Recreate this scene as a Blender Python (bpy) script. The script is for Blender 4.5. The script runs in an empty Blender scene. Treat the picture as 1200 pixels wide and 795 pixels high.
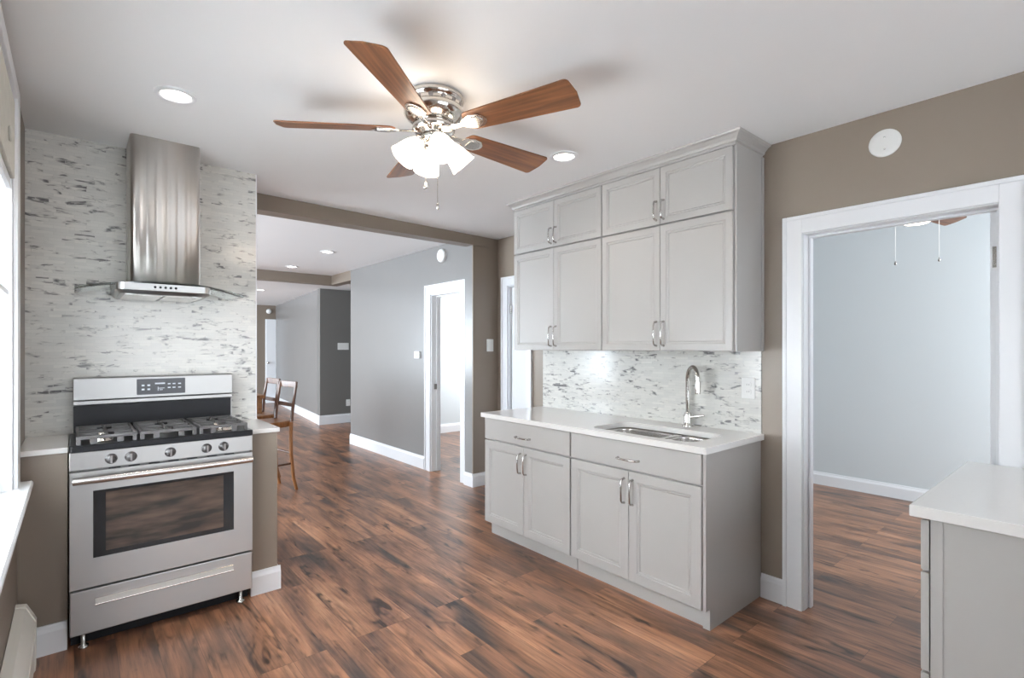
import bpy, bmesh, math, random
from mathutils import Vector, Matrix
random.seed(4)
S = bpy.context.scene
COL = S.collection
PI = math.pi

# ------------------------------------------------------------------ camera, world, light, exposure
cam_d = bpy.data.cameras.new('camera'); cam = bpy.data.objects.new('camera', cam_d); COL.objects.link(cam)
cam.location = (0, 0, 1.3773); cam.rotation_euler = (PI/2, 0, -0.6891)
cam_d.sensor_width = 36; cam_d.lens = 36*601.3/1200
cam_d.shift_x = (600-582.56)/1200; cam_d.shift_y = (407.57-397.5)/1200
cam_d.clip_start = .02; cam_d.clip_end = 100
S.camera = cam
W = bpy.data.worlds.new('world'); S.world = W; W.use_nodes = True
W.node_tree.nodes['Background'].inputs[0].default_value = (.80, .90, 1.0, 1)
W.node_tree.nodes['Background'].inputs[1].default_value = 1.0
S.view_settings.view_transform = 'Standard'
S.view_settings.look = 'None'
S.view_settings.gamma = 1
S.view_settings.use_curve_mapping = False
S.view_settings.exposure = 0.08

def area(name, loc, rot, sx, sy, power, col):
    l = bpy.data.lights.new(name, 'AREA'); l.shape = 'RECTANGLE'; l.size = sx; l.size_y = sy
    l.energy = power; l.color = col
    o = bpy.data.objects.new(name, l); o.location = loc; o.rotation_euler = rot; COL.objects.link(o); return o
DAY = (.90, .955, 1.0)
area('daylight_rear', (1.35, -1.90, 1.25), (PI/2, 0, 0), 2.9, 2.1, 75, DAY)            # through the rear window
area('daylight_left', (-.36, 1.9, 1.55), (0, -PI/2, 0), 1.5, 1.8, 210, DAY)              # through the left window
area('daylight_dining', (-2.34, 5.7, 1.45), (0, -PI/2, 0), 1.5, 2.4, 290, (.79, .90, 1.0))          # through the dining window
area('daylight_far', (-2.34, 11, 1.45), (0, -PI/2, 0), 1.5, 2.6, 400, (.79, .90, 1.0))
area('fill_side_room', (4.4, -1.86, 1.4), (PI/2, 0, 0), 1.6, 1.5, 160, (.82, .92, 1.0))  # fill light added to brighten the side room, source unseen
area('fill_hall_room', (5.98, 5.7, 1.45), (0, PI/2, 0), 1.4, 1.4, 95, DAY)  # added fill for the room off the hall, behind an unseen opening

# ------------------------------------------------------------------ materials
def newmat(name):
    m = bpy.data.materials.new(name); m.use_nodes = True
    nt = m.node_tree; b = nt.nodes['Principled BSDF']
    return m, nt, b
def N(nt, t, **kw):
    n = nt.nodes.new(t)
    for k, v in kw.items():
        if k in n.inputs.keys(): n.inputs[k].default_value = v
        else: setattr(n, k, v)
    return n
def simple(name, col, rough=.5, metal=0, bump=0, bscale=60, var=0, vscale=3, spec=.5, emis=None, estr=0, coat=0):
    m, nt, b = newmat(name)
    b.inputs['Base Color'].default_value = (*col, 1); b.inputs['Roughness'].default_value = rough
    b.inputs['Metallic'].default_value = metal; b.inputs['Specular IOR Level'].default_value = spec
    b.inputs['Coat Weight'].default_value = coat
    tc = N(nt, 'ShaderNodeTexCoord')
    if var:
        n = N(nt, 'ShaderNodeTexNoise', Scale=vscale, Detail=4.0); nt.links.new(tc.outputs['Object'], n.inputs['Vector'])
        mx = N(nt, 'ShaderNodeMix', data_type='RGBA')
        mx.inputs[6].default_value = (*[c*(1-var) for c in col], 1); mx.inputs[7].default_value = (*[min(1, c*(1+var)) for c in col], 1)
        nt.links.new(n.outputs['Fac'], mx.inputs[0]); nt.links.new(mx.outputs[2], b.inputs['Base Color'])
    if bump:
        n = N(nt, 'ShaderNodeTexNoise', Scale=bscale, Detail=3.0); nt.links.new(tc.outputs['Object'], n.inputs['Vector'])
        bp = N(nt, 'ShaderNodeBump', Strength=bump, Distance=.01); nt.links.new(n.outputs['Fac'], bp.inputs['Height'])
        nt.links.new(bp.outputs[0], b.inputs['Normal'])
    if emis:
        b.inputs['Emission Color'].default_value = (*emis, 1); b.inputs['Emission Strength'].default_value = estr
    return m
def ramp(nt, stops, interp='LINEAR'):
    r = N(nt, 'ShaderNodeValToRGB'); r.color_ramp.interpolation = interp
    e = r.color_ramp.elements
    while len(e) < len(stops): e.new(.5)
    for x, (p, c) in zip(e, stops): x.position = p; x.color = (*c, 1) if len(c) == 3 else c
    return r
def mathn(nt, op, a, b=None):
    n = N(nt, 'ShaderNodeMath', operation=op)
    for i, v in enumerate((a, b)):
        if v is None: continue
        if isinstance(v, (int, float)): n.inputs[i].default_value = v
        else: nt.links.new(v, n.inputs[i])
    return n.outputs[0]

def floor_mat():
    m, nt, b = newmat('plank_floor'); L = nt.links
    tc = N(nt, 'ShaderNodeTexCoord'); sep = N(nt, 'ShaderNodeSeparateXYZ'); L.new(tc.outputs['Object'], sep.inputs[0])
    cb = N(nt, 'ShaderNodeCombineXYZ'); L.new(sep.outputs[1], cb.inputs[0]); L.new(sep.outputs[0], cb.inputs[1])
    br = N(nt, 'ShaderNodeTexBrick', Scale=1.0); br.offset = .37; br.offset_frequency = 3
    for k, v in (('Color1', (0, 0, 0, 1)), ('Color2', (1, 1, 1, 1)), ('Mortar', (.5, .5, .5, 1)), ('Mortar Size', .0009), ('Mortar Smooth', .3), ('Brick Width', 1.15), ('Row Height', .148)):
        br.inputs[k].default_value = v
    L.new(cb.outputs[0], br.inputs['Vector'])
    rnd = mathn(nt, 'MULTIPLY', br.outputs['Color'], 17.0)
    def nz(sy, sx, detail, dist, rough=.55):
        mp = N(nt, 'ShaderNodeMapping'); mp.inputs['Scale'].default_value = (sy, sx, 1); L.new(cb.outputs[0], mp.inputs[0])
        n = N(nt, 'ShaderNodeTexNoise', noise_dimensions='4D', Scale=1.0, Detail=detail, Roughness=rough, Distortion=dist)
        L.new(mp.outputs[0], n.inputs['Vector']); L.new(rnd, n.inputs['W']); return n.outputs['Fac']
    big = nz(1.3, 6, 3, .7); grain = nz(3.0, 70, 5, .4, .65); knot = nz(3.6, 15, 2, 1.2); tone = nz(.9, 3, 2, .2)
    r1 = ramp(nt, [(.31, FLOOR_COL[0]), (.44, FLOOR_COL[1]), (.58, FLOOR_COL[2]), (.76, FLOOR_COL[3])]); L.new(big, r1.inputs[0])
    rt = ramp(nt, [(.0, (.84, .84, .85)), (1., (1.12, 1.10, 1.07))]); L.new(br.outputs['Color'], rt.inputs[0])
    rg = ramp(nt, [(.34, (.58, .57, .57)), (.50, (1, 1, 1)), (.68, (1.32, 1.30, 1.27))]); L.new(grain, rg.inputs[0])
    rk = ramp(nt, [(.29, (.18, .18, .20)), (.38, (.75, .75, .75)), (.46, (1, 1, 1))]); L.new(knot, rk.inputs[0])
    def mul(a, c):
        x = N(nt, 'ShaderNodeMix', data_type='RGBA', blend_type='MULTIPLY'); x.inputs[0].default_value = 1
        L.new(a, x.inputs[6]); L.new(c, x.inputs[7]); return x.outputs[2]
    c = mul(mul(mul(r1.outputs[0], rt.outputs[0]), rg.outputs[0]), rk.outputs[0])
    mo = N(nt, 'ShaderNodeMix', data_type='RGBA'); L.new(br.outputs['Fac'], mo.inputs[0]); L.new(c, mo.inputs[6]); mo.inputs[7].default_value = (.08, .045, .03, 1)
    L.new(mo.outputs[2], b.inputs['Base Color'])
    rr = N(nt, 'ShaderNodeMapRange'); rr.inputs['To Min'].default_value = .26; rr.inputs['To Max'].default_value = .40; L.new(grain, rr.inputs[0]); L.new(rr.outputs[0], b.inputs['Roughness'])
    b.inputs['Specular IOR Level'].default_value = .75
    bp = N(nt, 'ShaderNodeBump', Strength=.18, Distance=.003); L.new(grain, bp.inputs['Height']); L.new(bp.outputs[0], b.inputs['Normal'])
    return m
FLOOR_COL = [(.062, .042, .035), (.185, .088, .050), (.330, .152, .080), (.47, .245, .135)]

def tile_mat(name, horiz):       # horiz: 0 = x runs along the wall, 1 = y
    m, nt, b = newmat(name); L = nt.links
    tc = N(nt, 'ShaderNodeTexCoord'); sep = N(nt, 'ShaderNodeSeparateXYZ'); L.new(tc.outputs['Object'], sep.inputs[0])
    cb = N(nt, 'ShaderNodeCombineXYZ'); L.new(sep.outputs[horiz], cb.inputs[0]); L.new(sep.outputs[2], cb.inputs[1])
    br = N(nt, 'ShaderNodeTexBrick', Scale=1.0); br.offset = .43; br.offset_frequency = 2; br.squash = .6; br.squash_frequency = 3
    for k, v in (('Color1', (0, 0, 0, 1)), ('Color2', (1, 1, 1, 1)), ('Mortar', (.5, .5, .5, 1)), ('Mortar Size', .0007), ('Mortar Smooth', .2), ('Brick Width', .085), ('Row Height', .0165)):
        br.inputs[k].default_value = v
    L.new(cb.outputs[0], br.inputs['Vector'])
    mp = N(nt, 'ShaderNodeMapping'); mp.inputs['Scale'].default_value = (10, 30, 1); mp.inputs['Rotation'].default_value = (0, 0, -.06); L.new(cb.outputs[0], mp.inputs[0])
    n1 = N(nt, 'ShaderNodeTexNoise', noise_dimensions='4D', Scale=1.0, Detail=3.5, Roughness=.6, Distortion=.8); L.new(mp.outputs[0], n1.inputs['Vector'])
    L.new(mathn(nt, 'MULTIPLY', br.outputs['Color'], 1.3), n1.inputs['W'])
    n2 = N(nt, 'ShaderNodeTexNoise', Scale=2.2, Detail=2.0); L.new(cb.outputs[0], n2.inputs['Vector'])
    v = mathn(nt, 'ADD', n1.outputs['Fac'], mathn(nt, 'MULTIPLY', mathn(nt, 'SUBTRACT', n2.outputs['Fac'], .5), .22))
    v = mathn(nt, 'ADD', v, mathn(nt, 'MULTIPLY', mathn(nt, 'SUBTRACT', br.outputs['Color'], .5), .07))
    r = ramp(nt, [(.0, (.70, .69, .66)), (.55, (.66, .65, .62)), (.60, (.50, .49, .47)), (.65, (.24, .235, .235)), (.72, (.13, .125, .13))]); L.new(v, r.inputs[0])
    t = ramp(nt, [(0, (.93, .93, .93)), (1, (1.05, 1.045, 1.03))]); L.new(br.outputs['Color'], t.inputs[0])
    x = N(nt, 'ShaderNodeMix', data_type='RGBA', blend_type='MULTIPLY'); x.inputs[0].default_value = 1; L.new(r.outputs[0], x.inputs[6]); L.new(t.outputs[0], x.inputs[7])
    mo = N(nt, 'ShaderNodeMix', data_type='RGBA'); L.new(mathn(nt, 'MULTIPLY', br.outputs['Fac'], .5), mo.inputs[0]); L.new(x.outputs[2], mo.inputs[6]); mo.inputs[7].default_value = (.52, .51, .48, 1)
    L.new(mo.outputs[2], b.inputs['Base Color']); b.inputs['Roughness'].default_value = .16
    bp = N(nt, 'ShaderNodeBump', Strength=.35, Distance=.002); bp.invert = True; L.new(br.outputs['Fac'], bp.inputs['Height']); L.new(bp.outputs[0], b.inputs['Normal'])
    return m

def steel_mat(name, col=(.62, .61, .60), rough=.28, axis=0, wav=0.0, aniso=.7, rot=0.0):
    m, nt, b = newmat(name); L = nt.links
    b.inputs['Base Color'].default_value = (*col, 1); b.inputs['Metallic'].default_value = 1; b.inputs['Roughness'].default_value = rough
    tc = N(nt, 'ShaderNodeTexCoord'); mp = N(nt, 'ShaderNodeMapping')
    sc = [700, 700, 700]; sc[axis] = 6; mp.inputs['Scale'].default_value = sc; L.new(tc.outputs['Object'], mp.inputs[0])
    n = N(nt, 'ShaderNodeTexNoise', Scale=1.0, Detail=2.0); L.new(mp.outputs[0], n.inputs['Vector'])
    bp = N(nt, 'ShaderNodeBump', Strength=.06, Distance=.001); L.new(n.outputs['Fac'], bp.inputs['Height'])
    out = bp
    if wav:
        mp2 = N(nt, 'ShaderNodeMapping'); mp2.inputs['Scale'].default_value = (8, 8, .03); L.new(tc.outputs['Object'], mp2.inputs[0])
        n2 = N(nt, 'ShaderNodeTexNoise', Scale=1.0, Detail=2.5, Roughness=.6); L.new(mp2.outputs[0], n2.inputs['Vector'])
        b2 = N(nt, 'ShaderNodeBump', Strength=wav, Distance=.02); L.new(n2.outputs['Fac'], b2.inputs['Height']); L.new(bp.outputs[0], b2.inputs['Normal']); out = b2
    L.new(out.outputs[0], b.inputs['Normal'])
    if aniso:
        b.inputs['Anisotropic'].default_value = aniso; b.inputs['Anisotropic Rotation'].default_value = rot
        tg = N(nt, 'ShaderNodeTangent', direction_type='RADIAL', axis='Z'); L.new(tg.outputs[0], b.inputs['Tangent'])
    return m

def wood_mat(name, c0, c1, axis=0, rough=.35, sc=(2.5, 45)):
    m, nt, b = newmat(name); L = nt.links
    tc = N(nt, 'ShaderNodeTexCoord'); mp = N(nt, 'ShaderNodeMapping'); s = [sc[1]]*3; s[axis] = sc[0]; mp.inputs['Scale'].default_value = s
    L.new(tc.outputs['Object'], mp.inputs[0]); n = N(nt, 'ShaderNodeTexNoise', Scale=1.0, Detail=5.0, Distortion=.6); L.new(mp.outputs[0], n.inputs['Vector'])
    r = ramp(nt, [(.32, c0), (.68, c1)]); L.new(n.outputs['Fac'], r.inputs[0]); L.new(r.outputs[0], b.inputs['Base Color']); b.inputs['Roughness'].default_value = rough
    return m

M = dict(
 taupe=simple('taupe_paint', (.228, .184, .146), .42, bump=.05, bscale=180, var=.02, vscale=2),
 hallgrey=simple('grey_paint', (.235, .228, .222), .27, bump=.03, bscale=140, var=.02),
 darkgrey=simple('dark_grey_paint', (.17, .165, .155), .45, bump=.03, var=.02),
 paleblue=simple('pale_grey_paint', (.62, .655, .67), .45, bump=.03, var=.015),
 ceiling=simple('ceiling_paint', (.86, .865, .87), .7, bump=.04, bscale=220, var=.01),
 trim=simple('white_gloss_trim', (.80, .81, .83), .28, var=.01),
 cab=simple('cabinet_paint', (.420, .405, .388), .33, var=.015, vscale=5),
 gap=simple('dark_gap', (.05, .05, .05), .8, var=.1),
 quartz=simple('white_quartz', (.78, .765, .745), .14, var=.03, vscale=90),
 floor=floor_mat(), tile_x=tile_mat('marble_mosaic_x', 0), tile_y=tile_mat('marble_mosaic_y', 1),
 steel=steel_mat('brushed_steel', (.45, .445, .44), .33, axis=0, rot=.25), steel_hood=steel_mat('hood_steel', (.68, .645, .61), .42, axis=0, wav=1.0, aniso=.97, rot=.25),
 steel_sink=steel_mat('sink_steel', (.66, .64, .62), .22, axis=1, aniso=.3),
 nickel=simple('brushed_nickel', (.72, .69, .65), .16, 1, var=.03, vscale=30),
 chrome=simple('chrome', (.62, .60, .57), .09, 1, var=.02),
 pull=simple('satin_nickel_pull', (.48, .46, .44), .24, 1, var=.03, vscale=40),
 satin=simple('satin_steel_bar', (.66, .64, .62), .27, 1, var=.03),
 blackglass=simple('black_glass', (.012, .012, .014), .06, var=.1), enamel=simple('black_enamel', (.010, .010, .012), .30, var=.1, spec=.22),
 iron=simple('cast_iron', (.10, .095, .095), .42, .35, bump=.15, bscale=250, var=.12, vscale=40),
 knob=simple('dark_knob', (.05, .045, .045), .35, 0, var=.1), bronze=simple('grey_knob', (.30, .28, .28), .3, .8, var=.05),
 plastic=simple('white_plastic', (.80, .80, .78), .35, var=.01), mark=simple('display_mark', (.6, .62, .66), .4, var=.02),
 heater=simple('heater_enamel', (.74, .72, .67), .4, var=.03, vscale=8), fabric=simple('cream_fabric', (.55, .53, .47), .8, bump=.3, bscale=40, var=.14, vscale=22),
 blind=simple('blind_vinyl', (.80, .81, .82), .45, var=.02), panel=simple('display_panel', (.035, .035, .042), .25, var=.1),
 blade=wood_mat('walnut_blade', (.095, .036, .016), (.26, .105, .042), 0, .38), chairwood=wood_mat('honey_wood', (.20, .075, .022), (.38, .165, .055), 2, .3),
 darkwood=wood_mat('dark_chair_wood', (.075, .035, .022), (.17, .08, .045), 2, .3), tablewood=wood_mat('table_wood', (.15, .06, .018), (.30, .13, .04), 1, .3),
 shade=simple('lit_frosted_glass', (.9, .9, .9), .3, emis=(1.0, .84, .66), estr=9), led=simple('led_diffuser', (.9, .9, .9), .4, emis=(1.0, .93, .84), estr=14),
)
def glass_mat(name, col, rough=0.0, ior=1.45):
    m, nt, b = newmat(name); b.inputs['Base Color'].default_value = (*col, 1); b.inputs['Roughness'].default_value = rough
    b.inputs['Transmission Weight'].default_value = 1; b.inputs['IOR'].default_value = ior
    n = N(nt, 'ShaderNodeTexNoise', Scale=3.0); mr = N(nt, 'ShaderNodeMapRange'); mr.inputs['To Min'].default_value = rough; mr.inputs['To Max'].default_value = rough+.01
    nt.links.new(n.outputs['Fac'], mr.inputs[0]); nt.links.new(mr.outputs[0], b.inputs['Roughness'])
    return m
M['glass'] = glass_mat('hood_glass', (.80, .87, .85)); M['pane'] = glass_mat('window_glass', (.97, .99, 1))
m, nt, b = newmat('oven_glass'); b.inputs['Base Color'].default_value = (.030, .022, .018, 1); b.inputs['Roughness'].default_value = .05; b.inputs['Specular IOR Level'].default_value = .5
tc = N(nt, 'ShaderNodeTexCoord'); mp = N(nt, 'ShaderNodeMapping'); mp.inputs['Scale'].default_value = (6, 1, 28); nt.links.new(tc.outputs['Object'], mp.inputs[0])
n = N(nt, 'ShaderNodeTexNoise', Scale=1.0, Detail=2.0); nt.links.new(mp.outputs[0], n.inputs['Vector']); r = ramp(nt, [(.35, (.022, .018, .016)), (.7, (.095, .062, .045))]); nt.links.new(n.outputs['Fac'], r.inputs[0]); nt.links.new(r.outputs[0], b.inputs['Base Color'])  # brown streaks put a reflection and faint racks into the glass colour
M['ovenglass'] = m

# ------------------------------------------------------------------ mesh helpers
def nb(): return bmesh.new()
def box(bm, x0, x1, y0, y1, z0, z1):
    v = [bm.verts.new((x, y, z)) for z in (z0, z1) for y in (y0, y1) for x in (x0, x1)]
    for f in ((0, 2, 3, 1), (4, 5, 7, 6), (0, 1, 5, 4), (2, 6, 7, 3), (0, 4, 6, 2), (1, 3, 7, 5)): bm.faces.new([v[i] for i in f])
    return bm
def prism(bm, pts, z0, z1, mp=None):
    """extrude a 2-D outline; mp maps (a,b,w) to xyz"""
    mp = mp or (lambda a, b_, w: (a, b_, w))
    lo = [bm.verts.new(mp(a, b_, z0)) for a, b_ in pts]; hi = [bm.verts.new(mp(a, b_, z1)) for a, b_ in pts]
    n = len(pts); bm.faces.new(lo[::-1]); bm.faces.new(hi)
    for i in range(n): bm.faces.new((lo[i], lo[(i+1) % n], hi[(i+1) % n], hi[i]))
    return bm
def basis(d):
    d = Vector(d).normalized(); a = Vector((0, 0, 1)) if abs(d.z) < .9 else Vector((1, 0, 0))
    u = d.cross(a).normalized(); return u, d.cross(u).normalized(), d
def tube(bm, pts, r, seg=10, flat=1.0, up=None):
    pts = [Vector(p) for p in pts]; rings = []
    rr = r if isinstance(r, (list, tuple)) else [r]*len(pts); pu = None
    for i, p in enumerate(pts):
        d = (pts[min(i+1, len(pts)-1)]-pts[max(i-1, 0)]).normalized()
        if pu is None:
            u, w, _ = basis(d)
            if up is not None: w = (Vector(up)-d*Vector(up).dot(d)).normalized(); u = w.cross(d).normalized()
        else: u = (pu-d*pu.dot(d)).normalized(); w = d.cross(u).normalized()
        pu = u
        rings.append([bm.verts.new(p+(u*math.cos(t)+w*math.sin(t)*flat)*rr[i]) for t in [2*PI*k/seg for k in range(seg)]])
    for a, c in zip(rings, rings[1:]):
        for k in range(seg):
            f = bm.faces.new((a[k], a[(k+1) % seg], c[(k+1) % seg], c[k])); f.smooth = True
    for ring in (rings[0], rings[-1]): bm.faces.new([bm.verts.new(v.co) for v in ring])
    return bm
def lathe(bm, prof, c=(0, 0, 0), d=(0, 0, 1), seg=32, cap=True):
    u, w, d = basis(d); c = Vector(c); rings = []
    for r, z in prof: rings.append([bm.verts.new(c+d*z+(u*math.cos(t)+w*math.sin(t))*max(r, .0002)) for t in [2*PI*k/seg for k in range(seg)]])
    for i, (a, e) in enumerate(zip(rings, rings[1:])):
        for k in range(seg):
            f = bm.faces.new((a[k], a[(k+1) % seg], e[(k+1) % seg], e[k])); f.smooth = True
    if cap:
        for ring in (rings[0], rings[-1]): bm.faces.new([bm.verts.new(v.co) for v in ring])
    return bm
def rrect(x0, x1, y0, y1, r, n=6):
    out = []
    for cx, cy, a in ((x1-r, y1-r, 0), (x0+r, y1-r, 90), (x0+r, y0+r, 180), (x1-r, y0+r, 270)):
        for k in range(n+1):
            t = math.radians(a+90*k/n); out.append((cx+r*math.cos(t), cy+r*math.sin(t)))
    return out
def obj(name, bm, mat, parent=None, label=None, cat=None, group=None, kind=None, bevel=0, loc=None, rot=None, seg=2):
    bmesh.ops.recalc_face_normals(bm, faces=bm.faces)
    me = bpy.data.meshes.new(name); bm.to_mesh(me); bm.free()
    o = bpy.data.objects.new(name, me); COL.objects.link(o); me.materials.append(M[mat] if isinstance(mat, str) else mat)
    if parent: o.parent = parent
    if loc: o.location = loc
    if rot: o.rotation_euler = rot
    if label: o['label'] = label
    if cat: o['category'] = cat
    if group: o['group'] = group
    if kind: o['kind'] = kind
    if bevel:
        b_ = o.modifiers.new('bevel', 'BEVEL'); b_.width = bevel; b_.segments = seg; b_.limit_method = 'ANGLE'; b_.angle_limit = math.radians(40)
    return o
def thing(name, loc, label, cat, group=None, rz=0):
    o = bpy.data.objects.new(name, None); COL.objects.link(o); o.location = loc; o.rotation_euler = (0, 0, rz)
    o.empty_display_size = .05
    o['label'] = label; o['category'] = cat
    if group: o['group'] = group
    return o
def struct(name, bm, mat, parent=None, bevel=0, label=None):
    return obj(name, bm, mat, parent, kind='structure', bevel=bevel, label=label)
def relbox(bm, o, x0, x1, y0, y1, z0, z1):       # world box given in the local frame of an unrotated thing at o
    return box(bm, x0-o[0], x1-o[0], y0-o[1], y1-o[1], z0-o[2], z1-o[2])

# ------------------------------------------------------------------ room shell
H = 2.486; HF = 2.43
XL = -.193; XR = 2.939; YT = 3.518; YW = 3.067; XE = .896; X2 = 3.353; XH = 3.06; YP = 4.06
struct('floor', box(nb(), -2.5, 6.2, -2.1, 13.8, -.1, 0), 'floor')
struct('ceiling', box(nb(), -2.5, 6.2, -2.1, 7.86, H, H+.12), 'ceiling')
struct('ceiling', box(nb(), -2.5, 6.2, 7.86, 13.8, HF, HF+.12), 'ceiling')
# left wall with window opening Y 1.0-2.85, Z .80-2.05
bm = nb(); box(bm, XL-.14, XL, -1.8, 1.0, 0, H); box(bm, XL-.14, XL, 2.85, YT+.38, 0, H); box(bm, XL-.14, XL, 1.0, 2.85, 0, .78); box(bm, XL-.14, XL, 1.0, 2.85, 2.39, H)
struct('wall_left', bm, 'taupe')
# rear wall behind the camera with two openings
bm = nb(); box(bm, XL-.14, .2, -1.94, -1.8, 0, H); box(bm, 2.5, 3.6, -1.94, -1.8, 0, H); box(bm, 5.2, 5.92, -1.94, -1.8, 0, H)
for a, c in ((.2, 2.5), (3.6, 5.2)): box(bm, a, c, -1.94, -1.8, 0, .5); box(bm, a, c, -1.94, -1.8, 2.2, H)
struct('wall_rear', bm, 'taupe')
# tiled chimney breast behind the range, painted half walls beside the range
struct('wall_range', box(nb(), XL, XE, YT, YT+.38, 0, H), 'tile_x')
struct('trim_1', box(nb(), XE, XE+.006, YT-.002, YT+.38, .895, H), 'trim')
bm = nb(); box(bm, XL, -.024, YW, YT, 0, .895); struct('wall_half_left', bm, 'taupe')
bm = nb(); box(bm, .752, XE, YW, YT, 0, .895); struct('wall_half_right', bm, 'taupe')
# right wall: door opening Y .335-1.035, Z 0-1.955
DY0, DY1, DZ = .303, 1.065, 1.985
bm = nb(); box(bm, XR, XH, -1.8, DY0, 0, H); box(bm, XR, XH, DY1, 2.975, 0, H); box(bm, XR, XH, DY0, DY1, DZ, H)
box(bm, XH, X2+.12, 2.855, 2.975, 0, H)
struct('wall_right', bm, 'taupe')
# recess wall with pantry door opening Y 3.60-3.90
bm = nb(); box(bm, X2, X2+.12, 2.975, 3.60, 0, H); box(bm, X2, X2+.12, 3.93, YP, 0, H); box(bm, X2, X2+.12, 3.60, 3.93, 2.0, H)
struct('wall_recess', bm, 'taupe')
bm = nb(); box(bm, 3.036, 5.92, YP, YP+.012, 0, H); struct('wall_pier', bm, 'taupe')
# header between kitchen and dining room (runs slightly askew)
bm = nb()
a = [(.55, 3.90), (3.40, 4.066), (3.40, 4.20), (.55, 4.04)]
zb = [2.362, 2.395, 2.395, 2.362]
lo = [bm.verts.new((x, y, z)) for (x, y), z in zip(a, zb)]; hi = [bm.verts.new((x, y, H)) for x, y in a]
bm.faces.new(lo[::-1]); bm.faces.new(hi)
for i in range(4): bm.faces.new((lo[i], lo[(i+1) % 4], hi[(i+1) % 4], hi[i]))
struct('wall_header', bm, 'taupe')
# hall wall with door opening Y 4.285-4.87
HY0, HY1, HZ = 4.285, 4.875, 1.97
bm = nb(); box(bm, 3.037, 5.92, YP+.0125, YP+.14, 0, H); box(bm, XH, XH+.12, YP+.14, HY0, 0, H); box(bm, XH, XH+.12, HY1, 7.02, 0, H); box(bm, XH, XH+.12, HY0, HY1, HZ, H)  # pier return coloured hall grey to put the dining window's light on it
struct('wall_hall', bm, 'hallgrey')
bm = nb(); box(bm, XH+.12, 5.92, 6.95, 7.07, 0, H); struct('wall_hall_room', bm, 'paleblue')
bm = nb(); box(bm, 5.92, 6.04, YP, 5.0, 0, H); box(bm, 5.92, 6.04, 6.4, 7.07, 0, H); box(bm, 5.92, 6.04, 5.0, 6.4, 0, .75); box(bm, 5.92, 6.04, 5.0, 6.4, 2.15, H)
struct('wall_hall_room_side', bm, 'paleblue')
# dining room / far room, left side windows
bm = nb()
for a, c in ((3.6, 4.5), (6.9, 9.7), (12.3, 13.6)): box(bm, -2.32, -2.2, a, c, 0, H)
for a, c in ((4.5, 6.9), (9.7, 12.3)): box(bm, -2.32, -2.2, a, c, 0, .7); box(bm, -2.32, -2.2, a, c, 2.2, H)
struct('wall_dining_left', bm, 'hallgrey')
struct('wall_dining_front', box(nb(), -2.32, XL, 3.78, 3.9, 0, H), 'hallgrey')
# second header and its return
bm = nb(); box(bm, -2.2, 3.2, 7.73, 7.86, 2.343, H); box(bm, 3.06, 3.2, 7.02, 7.73, 2.343, H); box(bm, 3.2, 5.9, 7.73, 7.86, 2.40, H)
struct('wall_header_far', bm, 'taupe')
struct('wall_hall_dark', box(nb(), 3.373, 5.92, 9.05, 9.17, 0, HF), 'darkgrey')
bm = nb(); prism(bm, [(3.373, 9.05), (3.92, 13.6), (4.04, 13.6), (3.50, 9.17)], 0, HF); struct('wall_far_right', bm, 'hallgrey')
struct('wall_hall_end', box(nb(), 5.92, 6.04, 7.07, 9.17, 0, H), 'darkgrey')
# end wall with a door
bm = nb(); box(bm, -2.32, 3.66, 13.5, 13.62, 0, HF); box(bm, 3.66, 4.0, 13.5, 13.62, 2.09, HF); struct('wall_far', bm, 'taupe')
# side room: far wall
struct('wall_side_room', box(nb(), 5.80, 5.92, -1.8, 2.855, 0, H), 'paleblue')
struct('wall_side_room_left', box(nb(), X2+.12, 5.80, 2.855, 2.975, 0, H), 'paleblue')

# baseboards
def base_x(name, x0, x1, yface, h=.13, t=.016, sgn=-1):          # runs along X, face toward -Y
    pts = [(0, 0), (t, 0), (t, h-.03), (t*.55, h-.012), (t*.45, h), (0, h)]
    bm = nb(); prism(bm, pts, x0, x1, lambda a, z, w: (w, yface+sgn*a, z)); return struct(name, bm, 'trim')
def base_y(name, y0, y1, xface, h=.13, t=.016, sgn=-1):
    pts = [(0, 0), (t, 0), (t, h-.03), (t*.55, h-.012), (t*.45, h), (0, h)]
    bm = nb(); prism(bm, pts, y0, y1, lambda a, z, w: (xface+sgn*a, w, z)); return struct(name, bm, 'trim')
base_x('baseboard_left', XL, -.026, YW)
base_x('baseboard_right', .754, XE+.016, YW); base_y('baseboard_dining', YW+.0005, YT+.38, XE, sgn=1)
base_y('baseboard_door', 1.148, 1.262, XR)
base_x('baseboard_pier', 3.02, X2, YP)
base_y('baseboard_pier_side', YP+.0005, 4.195, 3.036)
base_y('baseboard_hall', 5.0, 7.02, XH, .145)
base_x('baseboard_dark', 3.373, 5.9, 9.05, .165)
bm = nb(); prism(bm, [(3.373, 9.034), (3.905, 13.5), (3.89, 13.5), (3.355, 9.034)], 0, .165); struct('baseboard_far', bm, 'trim')
base_y('baseboard_side_room', -1.7, 2.855, 5.80, .125)
base_x('baseboard_hall_room', 3.18, 5.9, 6.95, .14)
base_y('baseboard_recess', 2.975, 3.53, X2); 

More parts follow.
